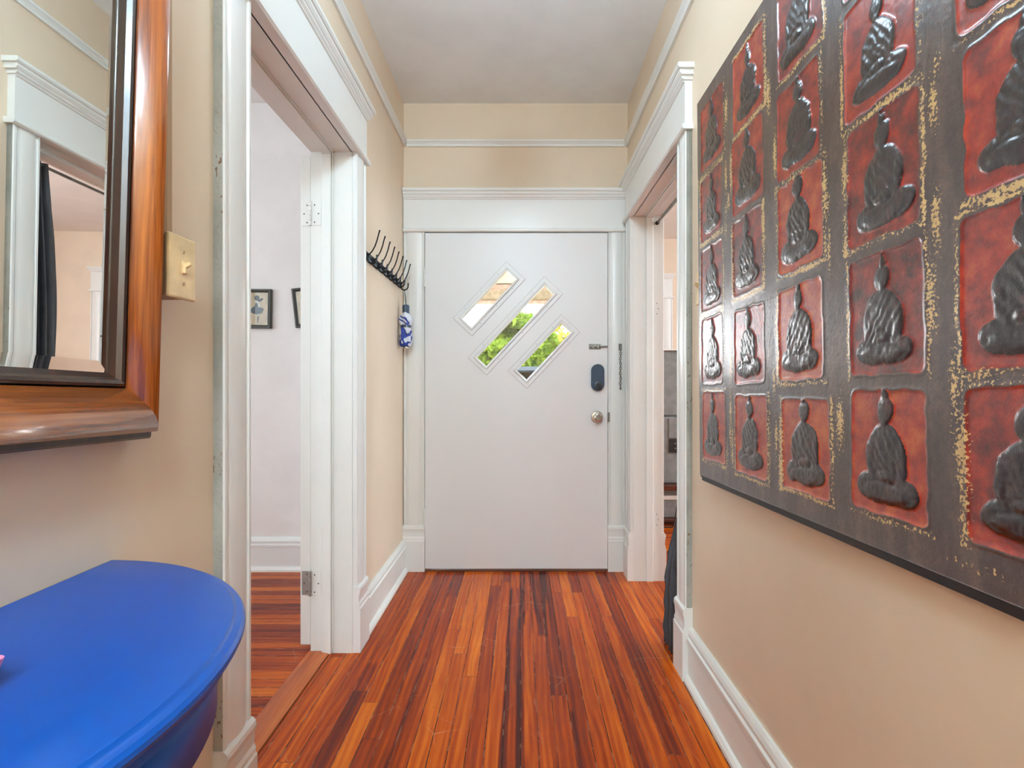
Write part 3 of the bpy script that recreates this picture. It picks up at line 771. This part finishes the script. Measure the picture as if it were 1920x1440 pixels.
# ------------------------------------------------------------ framed pictures in the left room
def picture(name, label, cx, cz, wd, ht, rot, fig):
    e = thing(name, label, 'picture', (cx, YF - .005, cz), (0, rot, 0), group=None)
    bm = bm_new(); fw = .020
    pr = [(0, 0), (0, .022), (.003, .026), (.010, .026), (.014, .021), (fw, .017), (fw, 0)]
    x0, x1, z0, z1 = -wd / 2, wd / 2, -ht / 2, ht / 2
    for p, d, inw in (((x0, 0, z0), (wd, 0, 0), (0, 0, 1)), ((x0, 0, z1), (wd, 0, 0), (0, 0, -1)), ((x0, 0, z0), (0, 0, ht), (1, 0, 0)), ((x1, 0, z0), (0, 0, ht), (-1, 0, 0))):
        sweep(bm, pr, p, inw, (0, -1, 0), d, s0=(1, 0), s1=(-1, 0))
    obj('picture_frame', bm, 'frame_d', e)
    bm = bm_new(); box(bm, x0 + fw - .002, x1 - fw + .002, -.012, -.004, z0 + fw - .002, z1 - fw + .002, 0, 0)
    y = -.0124
    def blob(pts, mi, yy): prism(bm, [(a * 1.25, yy, b * 1.25 + .008) for a, b in pts], (0, .0003, 0), mi)
    def ell(cx, cz, rx, rz, mi, yy, n=18, rt=0.):
        blob([(cx + rx * math.cos(t) * math.cos(rt) - rz * math.sin(t) * math.sin(rt), cz + rx * math.cos(t) * math.sin(rt) + rz * math.sin(t) * math.cos(rt)) for t in (2 * math.pi * k / n for k in range(n))], mi, yy)
    s = fig
    # dancer-like figure: dark head and hair, white bodice, blue-grey skirt, thin leg
    ell(.006 * s, .045, .012, .013, 2, y - .0008); ell(.024 * s, .036, .014, .006, 2, y - .0008, rt=.5 * s)
    ell(.010 * s, .020, .010, .024, 3, y - .0004, rt=.4 * s); ell(.004 * s, .008, .007, .014, 2, y - .0012)
    blob([(-.026 * s, -.010), (-.004 * s, .006), (.034 * s, -.002), (.040 * s, -.010), (.030 * s, -.028), (.004 * s, -.034), (-.020 * s, -.026)][::int(1)], 1, y - .0016)
    blob([(.010 * s, -.040), (.016 * s, -.040), (.013 * s, -.074), (.009 * s, -.074)], 2, y)
    ell(.013 * s, -.038, .004, .005, 3, y - .002)
    obj('print', bm, ['mat_paper', 'ink', 'ink_d', 'ink_w'], e)
    bm = bm_new(); box(bm, x0 + fw - .002, x1 - fw + .002, -.0165, -.0155, z0 + fw - .002, z1 - fw + .002); obj('glazing', bm, 'glass', e)
    return e
picture('framed_picture', 'dark framed print of a blue-grey skirted figure, nearer the doorway casing', -1.590, 1.573, .190, .235, R(.8), 1)
picture('framed_picture', 'dark framed picture hanging crooked beside the open door edge', -1.270, 1.585, .180, .235, R(-6.2), -1)

# ------------------------------------------------------------ curtain rod and curtain in right doorway
rd = thing('curtain_rod', 'dark tension rod across the top of the right doorway', 'curtain rod', (.776, RD[0], 2.035))
bm = bm_new(); tube(bm, [(.776, RD[0] + .002, 2.035), (.776, RD[1] - .002, 2.035)], .0065, 12); rel(obj('rod', bm, 'steel', rd))
for y0, y1 in ((RD[0] + .001, RD[0] + .012), (RD[1] - .012, RD[1] - .001)):
    bm = bm_new(); lathe(bm, [(.011, 0), (.011, y1 - y0)], (.776, y0, 2.035), (0, 1, 0), 16); rel(obj('end_cap', bm, 'rubber', rd))
cu = thing('curtain', 'charcoal curtain bunched against the near jamb of the right doorway', 'curtain', (.776, 2.15, 0))
bm = bm_new(); nu, nv = 90, 60; grid = []
for j in range(nv + 1):
    v = j / nv; z = 2.046 - v * 2.040
    fl = min(1, max(0, (v - .56) / .32)); fl = fl * fl * (3 - 2 * fl)
    row = []
    for i in range(nu + 1):
        u = i / nu
        y = RD[0] + .028 + u * (.165 + .03 * math.sin(v * 4)) + .006 * math.sin(u * 50 + v * 3)
        amp = .020 + .012 * v
        x = .776 + amp * math.sin(u * 2 * math.pi * 6.5 + .6 * math.sin(v * 5)) + .008 * math.sin(v * 7 + u * 3)
        x -= fl * (.132 - .008 * u) ; y += fl * .02 * math.sin(u * 9)
        x += (.004 * mnoise.noise(Vector((u * 6, v * 9, 1))))
        if fl > .7: x += .012 * math.sin(z * 60 + u * 7) * (fl - .7)
        row.append(bm.verts.new((x, y, z)))
    grid.append(row)
for j in range(nv):
    for i in range(nu): bm.faces.new((grid[j][i], grid[j][i + 1], grid[j + 1][i + 1], grid[j + 1][i])).smooth = True
co = rel(obj('cloth', bm, 'curtain', cu)); md = co.modifiers.new('thick', 'SOLIDIFY'); md.thickness = .002; md.offset = 0

# ------------------------------------------------------------ living room through the right doorway
st = thing('television_stand', 'low dark wood stand carrying the grey television', 'stand', (1.45, 4.25, 0))
bm = bm_new(); box(bm, 1.0, 1.95, 4.02, 4.48, .285, .325, .004); rel(obj('top', bm, 'darkwood', st))
bm = bm_new(); box(bm, 1.03, 1.92, 4.05, 4.45, .03, .055, .004); rel(obj('shelf', bm, 'darkwood', st))
for x in (1.0, 1.92):
    for y in (4.03, 4.44):
        bm = bm_new(); box(bm, x, x + .03, y, y + .03, 0, .285, .003); rel(obj('leg', bm, 'darkwood', st))
tv = thing('television', 'big grey television seen from its back through the right doorway', 'television', (1.45, 4.2, .326))
bm = bm_new(); box(bm, 1.02, 1.93, 4.10, 4.40, .326, .86, .012, 0, 2); box(bm, 1.02, 1.93, 4.12, 4.40, .868, 1.392, .010, 0, 2); box(bm, 1.04, 1.91, 4.14, 4.38, .855, .872)
box(bm, 1.015, 1.935, 4.095, 4.40, 1.392, 1.404, .003, 1)  # white slab paints the highlight along the television's top
rel(obj('cabinet', bm, ['tv', 'trim'], tv))
bm = bm_new(); box(bm, 1.185, 1.60, 4.092, 4.10, .69, .85, .003, 0); box(bm, 1.185, 1.60, 4.090, 4.096, .575, .685, .002, 1)
for k in range(12): lathe(bm, [(.006, 0), (.006, .006), (.003, .010)], (1.235 + .03 * (k % 6), 4.090, .610 + .038 * (k // 6)), (0, -1, 0), 10, 2)
rel(obj('connector_panel', bm, ['tv', 'rubber', 'chrome'], tv))
bm = bm_new()
tube(bm, [(1.265, 4.070, .600), (1.262, 4.03, .56), (1.248, 3.99, .38), (1.232, 3.985, .28), (1.216, 3.985, .16), (1.195, 3.985, .04), (1.18, 3.99, .006), (1.10, 4.0, .006)], .004, 8)
tag(obj('power_cord', bm, 'rubber'), 'black cord drooping from the back of the grey television', 'cord')
gb = thing('storage_box', 'grey plastic box on the low shelf beneath the television', 'box', (1.3, 4.2, .055))
bm = bm_new(); box(bm, 1.10, 1.50, 4.08, 4.36, .0555, .20, .012, 0, 2); rel(obj('body', bm, 'tv', gb))
bm = bm_new(); box(bm, 1.09, 1.51, 4.07, 4.37, .20, .235, .008, 0, 2); rel(obj('lid', bm, 'trim', gb))

def window(name, label, a, b, c, d, y, ctop):
    e = thing(name, label, 'window', ((a + b) / 2, y, c), kind='structure')
    bm = bm_new()
    door_casing(bm, (0, y, c), (1, 0, 0), (0, -1, 0), a, b, d - c, .13, .022, ctop - c)
    # sill and apron
    box(bm, a - .16, b + .16, y - .05, y, c - .03, c, .004); box(bm, a - .12, b + .12, y - .02, y, c - .12, c - .03, .003)
    rel(obj('window_frame', bm, 'trim', e))
    bm = bm_new(); mid = (c + d) / 2
    for z0, z1, yo in ((c, mid + .02, .04), (mid - .02, d, .075)):
        for q0, q1, r0, r1 in ((a, a + .045, z0, z1), (b - .045, b, z0, z1), (a, b, z0, z0 + .045), (a, b, z1 - .045, z1)): box(bm, q0, q1, y + yo, y + yo + .03, r0, r1)
    rel(obj('sash', bm, 'trim', e))
    bm = bm_new(); box(bm, a + .04, b - .04, y + .053, y + .057, c + .04, d - .04); rel(obj('window_pane', bm, 'glass', e))
window('window_1', 'tall white cased window nearer the right doorway view', *W1, RY, 2.40)
window('window_2', 'tall white cased window reflected in the mirror', *W2, RY, 2.40)

# ------------------------------------------------------------ ceiling lamp of the hallway (just above the frame) and added fill lamps out of view
def ceiling_or_fill_lamp(x, y, label, L, r=.13, drop=.05):
    e = thing('ceiling_or_fill_lamp', label, 'ceiling lamp', (x, y, H))
    bm = bm_new(); lathe(bm, [(r * .6, 0), (r * .6, -.014), (r * .45, -.03), (r * .35, -.05), (.012, -.055), (.012, -drop - .01)], (0, 0, 0), (0, 0, 1), 32); obj('canopy', bm, 'chrome', e)
    bm = bm_new(); c = -drop - r
    lathe(bm, [(max(.002, r * math.sin(math.pi * k / 14)), c + r * math.cos(math.pi * k / 14)) for k in range(15)], (0, 0, 0), (0, 0, 1), 24)
    m = Mat('lit_globe'); m.set('Base Color', (240, 240, 240)); m.b.inputs['Emission Color'].default_value = (*COOL, 1); m.b.inputs['Emission Strength'].default_value = L
    obj('glass_globe', bm, m.m, e)
    return e
ceiling_or_fill_lamp(.0, 1.50, 'round glowing ceiling lamp over the middle of the hallway', 13, .13, .20)
ceiling_or_fill_lamp(.10, -.75, 'added fill globe on the ceiling just behind the camera', 60, .15)  # this globe and the next three are unseen, added to brighten the rooms
ceiling_or_fill_lamp(.0, -2.0, 'added fill globe on the ceiling at the rear of the hallway', 88, .16)
ceiling_or_fill_lamp(-2.4, 1.0, 'added fill globe on the ceiling of the left room, out of view', 14)
ceiling_or_fill_lamp(3.2, 2.6, 'added fill globe on the ceiling of the right room, out of view', 80)

# ------------------------------------------------------------ the painting
PX0, PY0 = XR - .040, 1.730            # face plane at the far end
pt = thing('painting', 'large red and dark textured canvas of rows of seated figures on the right wall', 'painting', (PX0, PY0, .812))
# local +Y runs towards the viewer; rotate so that the near end climbs a little and lies back to the wall
PL, PH, TH = 1.47, 1.268, .036
# local axes: u (towards viewer), w (up), n (into the room, -X)
u = Vector((-.0177, 1, -.0219)).normalized(); wv = Vector((0, .0219, 1)).normalized(); nv = u.cross(wv).normalized()
if nv.x > 0: nv = -nv
mtx = Matrix((u, nv, wv)).transposed()
pt.rotation_euler = mtx.to_euler()
pr = random.Random(5)
DU = .0027
nu = int(PL / DU) + 1; nw = int(PH / DU) + 1
us = np.linspace(0, PL, nu); ws = np.linspace(0, PH, nw); U, W = np.meshgrid(us, ws, indexing='ij')
red = np.zeros_like(U); figm = np.zeros_like(U); gold = np.zeros_like(U); hgt = np.zeros_like(U); tone = np.zeros_like(U)
rs = np.random.RandomState(3)
def vnoise(shape, n0, n1, seed):
    g = np.random.RandomState(seed).rand(n0 + 2, n1 + 2)
    a = np.linspace(0, n0, shape[0]); b = np.linspace(0, n1, shape[1])
    i = a.astype(int); j = b.astype(int); fa = (a - i); fb = (b - j); fa = fa * fa * (3 - 2 * fa); fb = fb * fb * (3 - 2 * fb)
    g00 = g[np.ix_(i, j)]; g10 = g[np.ix_(i + 1, j)]; g01 = g[np.ix_(i, j + 1)]; g11 = g[np.ix_(i + 1, j + 1)]
    fa = fa[:, None]; fb = fb[None, :]
    return g00 * (1 - fa) * (1 - fb) + g10 * fa * (1 - fb) + g01 * (1 - fa) * fb + g11 * fa * fb
wob1 = vnoise(U.shape, 60, 52, 1) - .5; wob2 = vnoise(U.shape, 60, 52, 2) - .5
crackle = np.abs(vnoise(U.shape, 150, 130, 7) - .5) * 2
fold = vnoise(U.shape, 90, 40, 8)
Uw = U + wob1 * .006; Ww = W + wob2 * .006
def sst(x, a, b): t = np.clip((x - a) / (b - a), 0, 1); return t * t * (3 - 2 * t)
def ellip(x, y, cx, cy, rx, ry): return 1 - np.sqrt(((x - cx) / rx) ** 2 + ((y - cy) / ry) ** 2)
colw, pit = .172, .2475
cols = [.030 + .2475 * k for k in range(6)]
rowsb = [.058, .302, .545, .775, 1.010]
for ci, c0 in enumerate(cols):
    for ri, r0 in enumerate(rowsb):
        jx, jy = pr.uniform(-.006, .006), pr.uniform(-.006, .006)
        x0, x1 = c0 + jx, c0 + jx + colw + pr.uniform(-.006, .008); y0, y1 = r0 + jy, r0 + jy + .210 + pr.uniform(-.008, .008)
        cx, cy = (x0 + x1) / 2, (y0 + y1) / 2; hx, hy = (x1 - x0) / 2, (y1 - y0) / 2
        if c0 > PL: continue
        # rounded box distance
        qx = np.abs(Uw - cx) - hx + .014; qy = np.abs(Ww - cy) - hy + .014
        sd = np.hypot(np.maximum(qx, 0), np.maximum(qy, 0)) + np.minimum(np.maximum(qx, qy), 0) - .014
        cell = sst(-sd, -.0015, .0015); red = np.maximum(red, cell)
        hgt += .0016 * np.exp(-(sd / .003) ** 2) - .0012 * cell
        tone += cell * (pr.uniform(-.35, .35))
        # gold worn strokes outside one or two sides
        for side in (0, 1, 2, 3):
            if pr.random() < (.78 if side in (0, 1) else .42):
                t = {0: (Uw - x1), 1: (y0 - Ww), 2: (x0 - Uw), 3: (Ww - y1)}[side] - pr.uniform(.005, .010)
                wd_ = pr.uniform(.004, .011)
                al = (Ww > y0 - .012) & (Ww < y1 + .01) if side in (0, 2) else (Uw > x0 - .01) & (Uw < x1 + .012)
                gold = np.maximum(gold, np.exp(-(t / wd_) ** 2) * al * pr.uniform(.6, .95))
        # seated figure, slightly different each time
        s = pr.uniform(.93, 1.06); lx = cx + pr.uniform(-.006, .006); by = y0 + .016
        wA = pr.uniform(.9, 1.1); hd = pr.uniform(.95, 1.1)
        X, Y = (Uw - lx) / s, (Ww - by) / s
        torso_w = .034 * wA * sst(Y, .146, .112) + .004
        body = np.where((Y > .028) & (Y < .146), (torso_w - np.abs(X)) / .044, -1)
        f = np.maximum.reduce([ellip(X, Y, 0, .160, .0185 * hd, .0230), ellip(X, Y, 0, .186, .0075, .010), ellip(X, Y, 0, .194, .003, .010), ellip(X, Y, 0, .142, .009, .012), body,
                               ellip(X, Y, 0, .102, .037 * wA, .036), ellip(X, Y, -.036, .028, .034, .024), ellip(X, Y, .036, .028, .034, .024), ellip(X, Y, 0, .020, .060, .019),
                               ellip(X, Y, -.035 * wA, .078, .012, .036), ellip(X, Y, .035 * wA, .078, .012, .036)])
        fm = sst(f, -.03, .05); figm = np.maximum(figm, fm * cell)
        dome = np.clip(f, 0, .6) ** .5
        # modelled parts: limbs, folded hands, robe lines
        part = np.maximum(ellip(X, Y, -.034, .028, .034, .018), ellip(X, Y, .034, .026, .034, .018)); part = np.maximum(part, ellip(X, Y, 0, .048, .020, .010))
        drape = np.sin((X * 1.3 + (Y - .09) * pr.choice((-1, 1)) * .9) * 260 + fold * 5) * ((Y < .135) & (Y > .04))
        groove = np.exp(-((ellip(X, Y, 0, .048, .024, .013)) / .16) ** 2) + np.exp(-((ellip(X, Y, 0, .022, .056, .018)) / .14) ** 2)
        hgt += fm * cell * (.0022 + .0030 * dome + .0014 * np.clip(part, 0, 1) + .00045 * drape - .0011 * groove + .0008 * (crackle - .5))
# free gold patches in the gaps
for k in range(38):
    gx, gy = pr.choice(cols) - pr.uniform(.01, .06), pr.uniform(.05, 1.2)
    gold = np.maximum(gold, .85 * np.exp(-(((U - gx) / pr.uniform(.006, .014)) ** 2 + ((W - gy) / pr.uniform(.03, .08)) ** 2)))
# small illegible brush mark of a signature in the lower right field
sgx = .985; sgy = .030
for k in range(9):
    x = sgx - .0 + k * .010
    gold = np.maximum(gold, .8 * np.exp(-(((U - x - .003 * np.sin(k)) / .0022) ** 2 + ((W - sgy - .004 * math.sin(k * 2.1)) / (.006 + .006 * (k == 0))) ** 2)))
gold *= (1 - figm); hgt += gold * .0005 + .00035 * (vnoise(U.shape, 400, 380, 11) - .5)
edge = np.minimum.reduce([U, PL - U, W, PH - W]); hgt *= sst(edge, 0, .004)
co_ = np.stack([-U, hgt + .0005, W], -1).reshape(-1, 3)
idx = np.arange(nu * nw).reshape(nu, nw)
quads = np.stack([idx[:-1, :-1], idx[:-1, 1:], idx[1:, 1:], idx[1:, :-1]], -1).reshape(-1, 4)
# closed sides and back of the stretched canvas
b0 = nu * nw
ring = np.concatenate([idx[:, 0], idx[-1, 1:], idx[-2::-1, -1], idx[0, -2:0:-1]])
back = co_[ring].copy(); back[:, 1] = -TH + .004
verts = np.concatenate([co_, back]); nr = len(ring)
k_ = np.arange(nr); sides = np.stack([ring[k_], b0 + k_, b0 + (k_ + 1) % nr, ring[(k_ + 1) % nr]], -1)
allq = np.concatenate([quads, sides]); 
me = bpy.data.meshes.new('painted_canvas')
me.vertices.add(len(verts)); me.vertices.foreach_set('co', verts.astype(np.float32).ravel())
me.loops.add(allq.size); me.loops.foreach_set('vertex_index', allq.astype(np.int32).ravel())
me.polygons.add(len(allq)); me.polygons.foreach_set('loop_start', (np.arange(len(allq)) * 4).astype(np.int32)); me.polygons.foreach_set('loop_total', np.full(len(allq), 4, np.int32))
me.update(calc_edges=True)
sm = np.zeros(len(allq), bool); sm[:len(quads)] = True; me.polygons.foreach_set('use_smooth', sm)
for nm, arr in (('panel', red), ('figure', figm), ('gilt', gold), ('tone', tone)):
    at = me.attributes.new(nm, 'FLOAT', 'POINT'); v = np.zeros(len(verts), np.float32); v[:nu * nw] = arr.ravel(); at.data.foreach_set('value', v)
m = Mat('canvas_paint')
rp, fg, gl, tn = m.attr('panel'), m.attr('figure'), m.attr('gilt'), m.attr('tone')
weave = m.noise(m.vec(m.x * 900, m.y, m.z * 260), scale=1., detail=2)
n1 = m.noise(scale=9, detail=5, rough=.65); n2 = m.noise(scale=70, detail=4, rough=.7); n3 = m.noise(scale=28, detail=4, rough=.6); n4 = m.noise(scale=190, detail=3, rough=.6)
base = m.ramp(m.noise(m.vec(m.x * 22, m.y, m.z * 5), scale=1., detail=5, rough=.65) * .6 + n2 * .25 + weave * .2, [(.35, (44, 34, 36)), (.52, (70, 56, 54)), (.68, (104, 86, 76))])
redc = m.ramp(n3 * .75 + n1 * .35 + tn * .35, [(.32, (58, 14, 16)), (.45, (108, 24, 20)), (.60, (152, 42, 24)), (.78, (180, 86, 38))])
figc = m.ramp(n3 * .7 + n2 * .3, [(.36, (16, 11, 15)), (.55, (34, 22, 26)), (.74, (84, 34, 30))])
col = m.mix((rp + (n2 - .5) * .5).ss(.4, .6), base, redc)
col = m.mix((fg + (n2 - .5) * .3).ss(.4, .55), col, figc)
col = m.mix((gl * m.noise(m.vec(m.x, m.y, m.z), scale=7, detail=2).ss(.35, .6, .45, 1.) + (n4 - .5) * 2.6 - .38).ss(.10, .30) * gl.ss(.05, .25), col, m.mix(n3, (176, 138, 88), (222, 190, 128)))
m.set('Base Color', col); m.set('Roughness', .3); m.set('Specular IOR Level', .25)
m.set('Coat Weight', 1.).set('Coat Roughness', .24).set('Coat IOR', 1.62)
m.bump(weave * .7 + n2 * .5, .55, .0016)
me.materials.append(m.m)
cv = bpy.data.objects.new('painted_canvas', me); COL.objects.link(cv); cv.parent = pt
bm = bm_new()
fo = .007
for p, d, inw in (((-PL - fo, 0, -fo), (PL + 2 * fo, 0, 0), (0, 0, 1)), ((-PL - fo, 0, PH + fo), (PL + 2 * fo, 0, 0), (0, 0, -1)), ((-PL - fo, 0, -fo), (0, 0, PH + 2 * fo), (1, 0, 0)), ((fo, 0, -fo), (0, 0, PH + 2 * fo), (-1, 0, 0))):
    sweep(bm, [(0, -TH + .004), (0, -.004), (.0045, -.004), (.0045, -TH + .004)], p, inw, (0, 1, 0), d, s0=(1, 0), s1=(-1, 0))
box(bm, -PL - fo, fo, -TH + .004, -.008, -fo - .012, -fo - .0005, .001)
obj('frame', bm, 'blackframe', pt)

# ------------------------------------------------------------ outside: porch, garden
bm = bm_new(); box(bm, -4.4, XR2 + .0, YF + .16, 6.6, -.25, -.06); tag(obj('porch_deck', bm, 'deck'), 'grey painted porch deck outside the front door', 'porch deck', None, 'structure')
pc = thing('porch_roof', 'cream boarded porch ceiling with a tan beam outside the door', 'porch roof', (-1, 5, 2.3), kind='structure')
bm = bm_new()
for k in range(30): box(bm, -4.4, XR2, YF + .17 + k * .105, YF + .17 + k * .105 + .100, 2.33, 2.36, .004)
box(bm, -4.4, XR2, YF + .16, 6.5, 2.355, 2.44); rel(obj('ceiling_boards', bm, 'porch', pc))
bm = bm_new(); box(bm, -4.4, XR2, 6.15, 6.38, 2.12, 2.33); rel(obj('beam', bm, 'porch_t', pc))
bm = bm_new(); box(bm, -4.4, XR2, 6.10, 6.15, 2.268, 2.315, .004); box(bm, -4.4, XR2, 6.10, 6.15, 2.085, 2.125, .004); rel(obj('beam_trim', bm, 'porch_p', pc))
for x in (-3.9, -2.4):
    bm = bm_new(); box(bm, x - .07, x + .07, 6.17, 6.31, -.06, 2.12, .006); rel(obj('post', bm, 'porch', pc))
bm = bm_new(); box(bm, -30, 30, 6.6, 60, -1.0, -.60); box(bm, 5.2, 30, -5, 6.6, -1, -.6); tag(obj('lawn', bm, 'grass'), 'green lawn beyond the porch', 'lawn', None, 'structure')
def tree(label, x, y, zc, rx, rz, n, mat, seed, size=.09):
    rnd = random.Random(seed); e = thing('tree', label, 'tree', (x, y, -.6), group='trees beyond the porch')
    bm = bm_new(); tube(bm, [(0, 0, 0), (.05, 0, 1.0), (-.04, .05, zc + .6 + .3)], [.14, .11, .05], 10)
    for k in range(9):
        t = rnd.uniform(0, 6.28); h0 = rnd.uniform(.8, zc)
        tube(bm, [(0, 0, h0), (rx * .4 * math.cos(t), rx * .4 * math.sin(t), h0 + .4), (rx * .85 * math.cos(t), rx * .85 * math.sin(t), h0 + .9)], [.05, .03, .01], 6)
    obj('trunk', bm, 'bark', e)
    bm = bm_new()
    for k in range(n):
        th, ph = rnd.uniform(0, 6.283), math.acos(rnd.uniform(-1, 1)); rr = rnd.uniform(.35, 1) ** .5
        c = Vector((rx * rr * math.sin(ph) * math.cos(th), rx * rr * math.sin(ph) * math.sin(th), zc + .6 + rz * rr * math.cos(ph)))
        if mnoise.noise(c * 1.6) < -.18: continue
        a = Vector((rnd.gauss(0, 1), rnd.gauss(0, 1), rnd.gauss(0, 1))).normalized(); b = a.orthogonal().normalized()
        s = size * rnd.uniform(.6, 1.3)
        vv = [bm.verts.new(c + p) for p in (-a * s, b * s * .4, a * s, -b * s * .4)]
        bm.faces.new(vv)
    obj('foliage', bm, mat, e)
    return e
tree('full green tree straight out beyond the porch', -.15, 11.6, 1.45, 1.16, 1.32, 15000, 'leaf_g', 1, .12)
tree('bright yellow-green tree to the right beyond the porch', 2.6, 13.8, 1.3, 1.5, 1.6, 8000, 'leaf_y', 2, .12)
tree('low bright green tree left of the porch view', -4.6, 15.5, .4, 1.9, .95, 3000, 'leaf_g', 3)
tree('pale yellow tree farthest out behind the green one', .6, 17.5, 1.6, 2.1, 1.9, 10000, 'leaf_y', 4, .16)
sh = thing('shed', 'dark low outbuilding with a blue-grey roof beyond the porch', 'shed', (1.0, 9.0, -.6))
bm = bm_new(); box(bm, -.35, 1.6, 8.7, 9.5, -.6, 1.33); rel(obj('wall', bm, 'shed', sh))
bm = bm_new(); prism(bm, [(-.5, 8.55, 1.335), (-.5, 9.65, 1.335), (-.5, 9.65, 1.36), (-.5, 9.1, 1.445), (-.5, 8.55, 1.36)], (2.2, 0, 0)); rel(obj('roof', bm, 'shed_roof', sh))
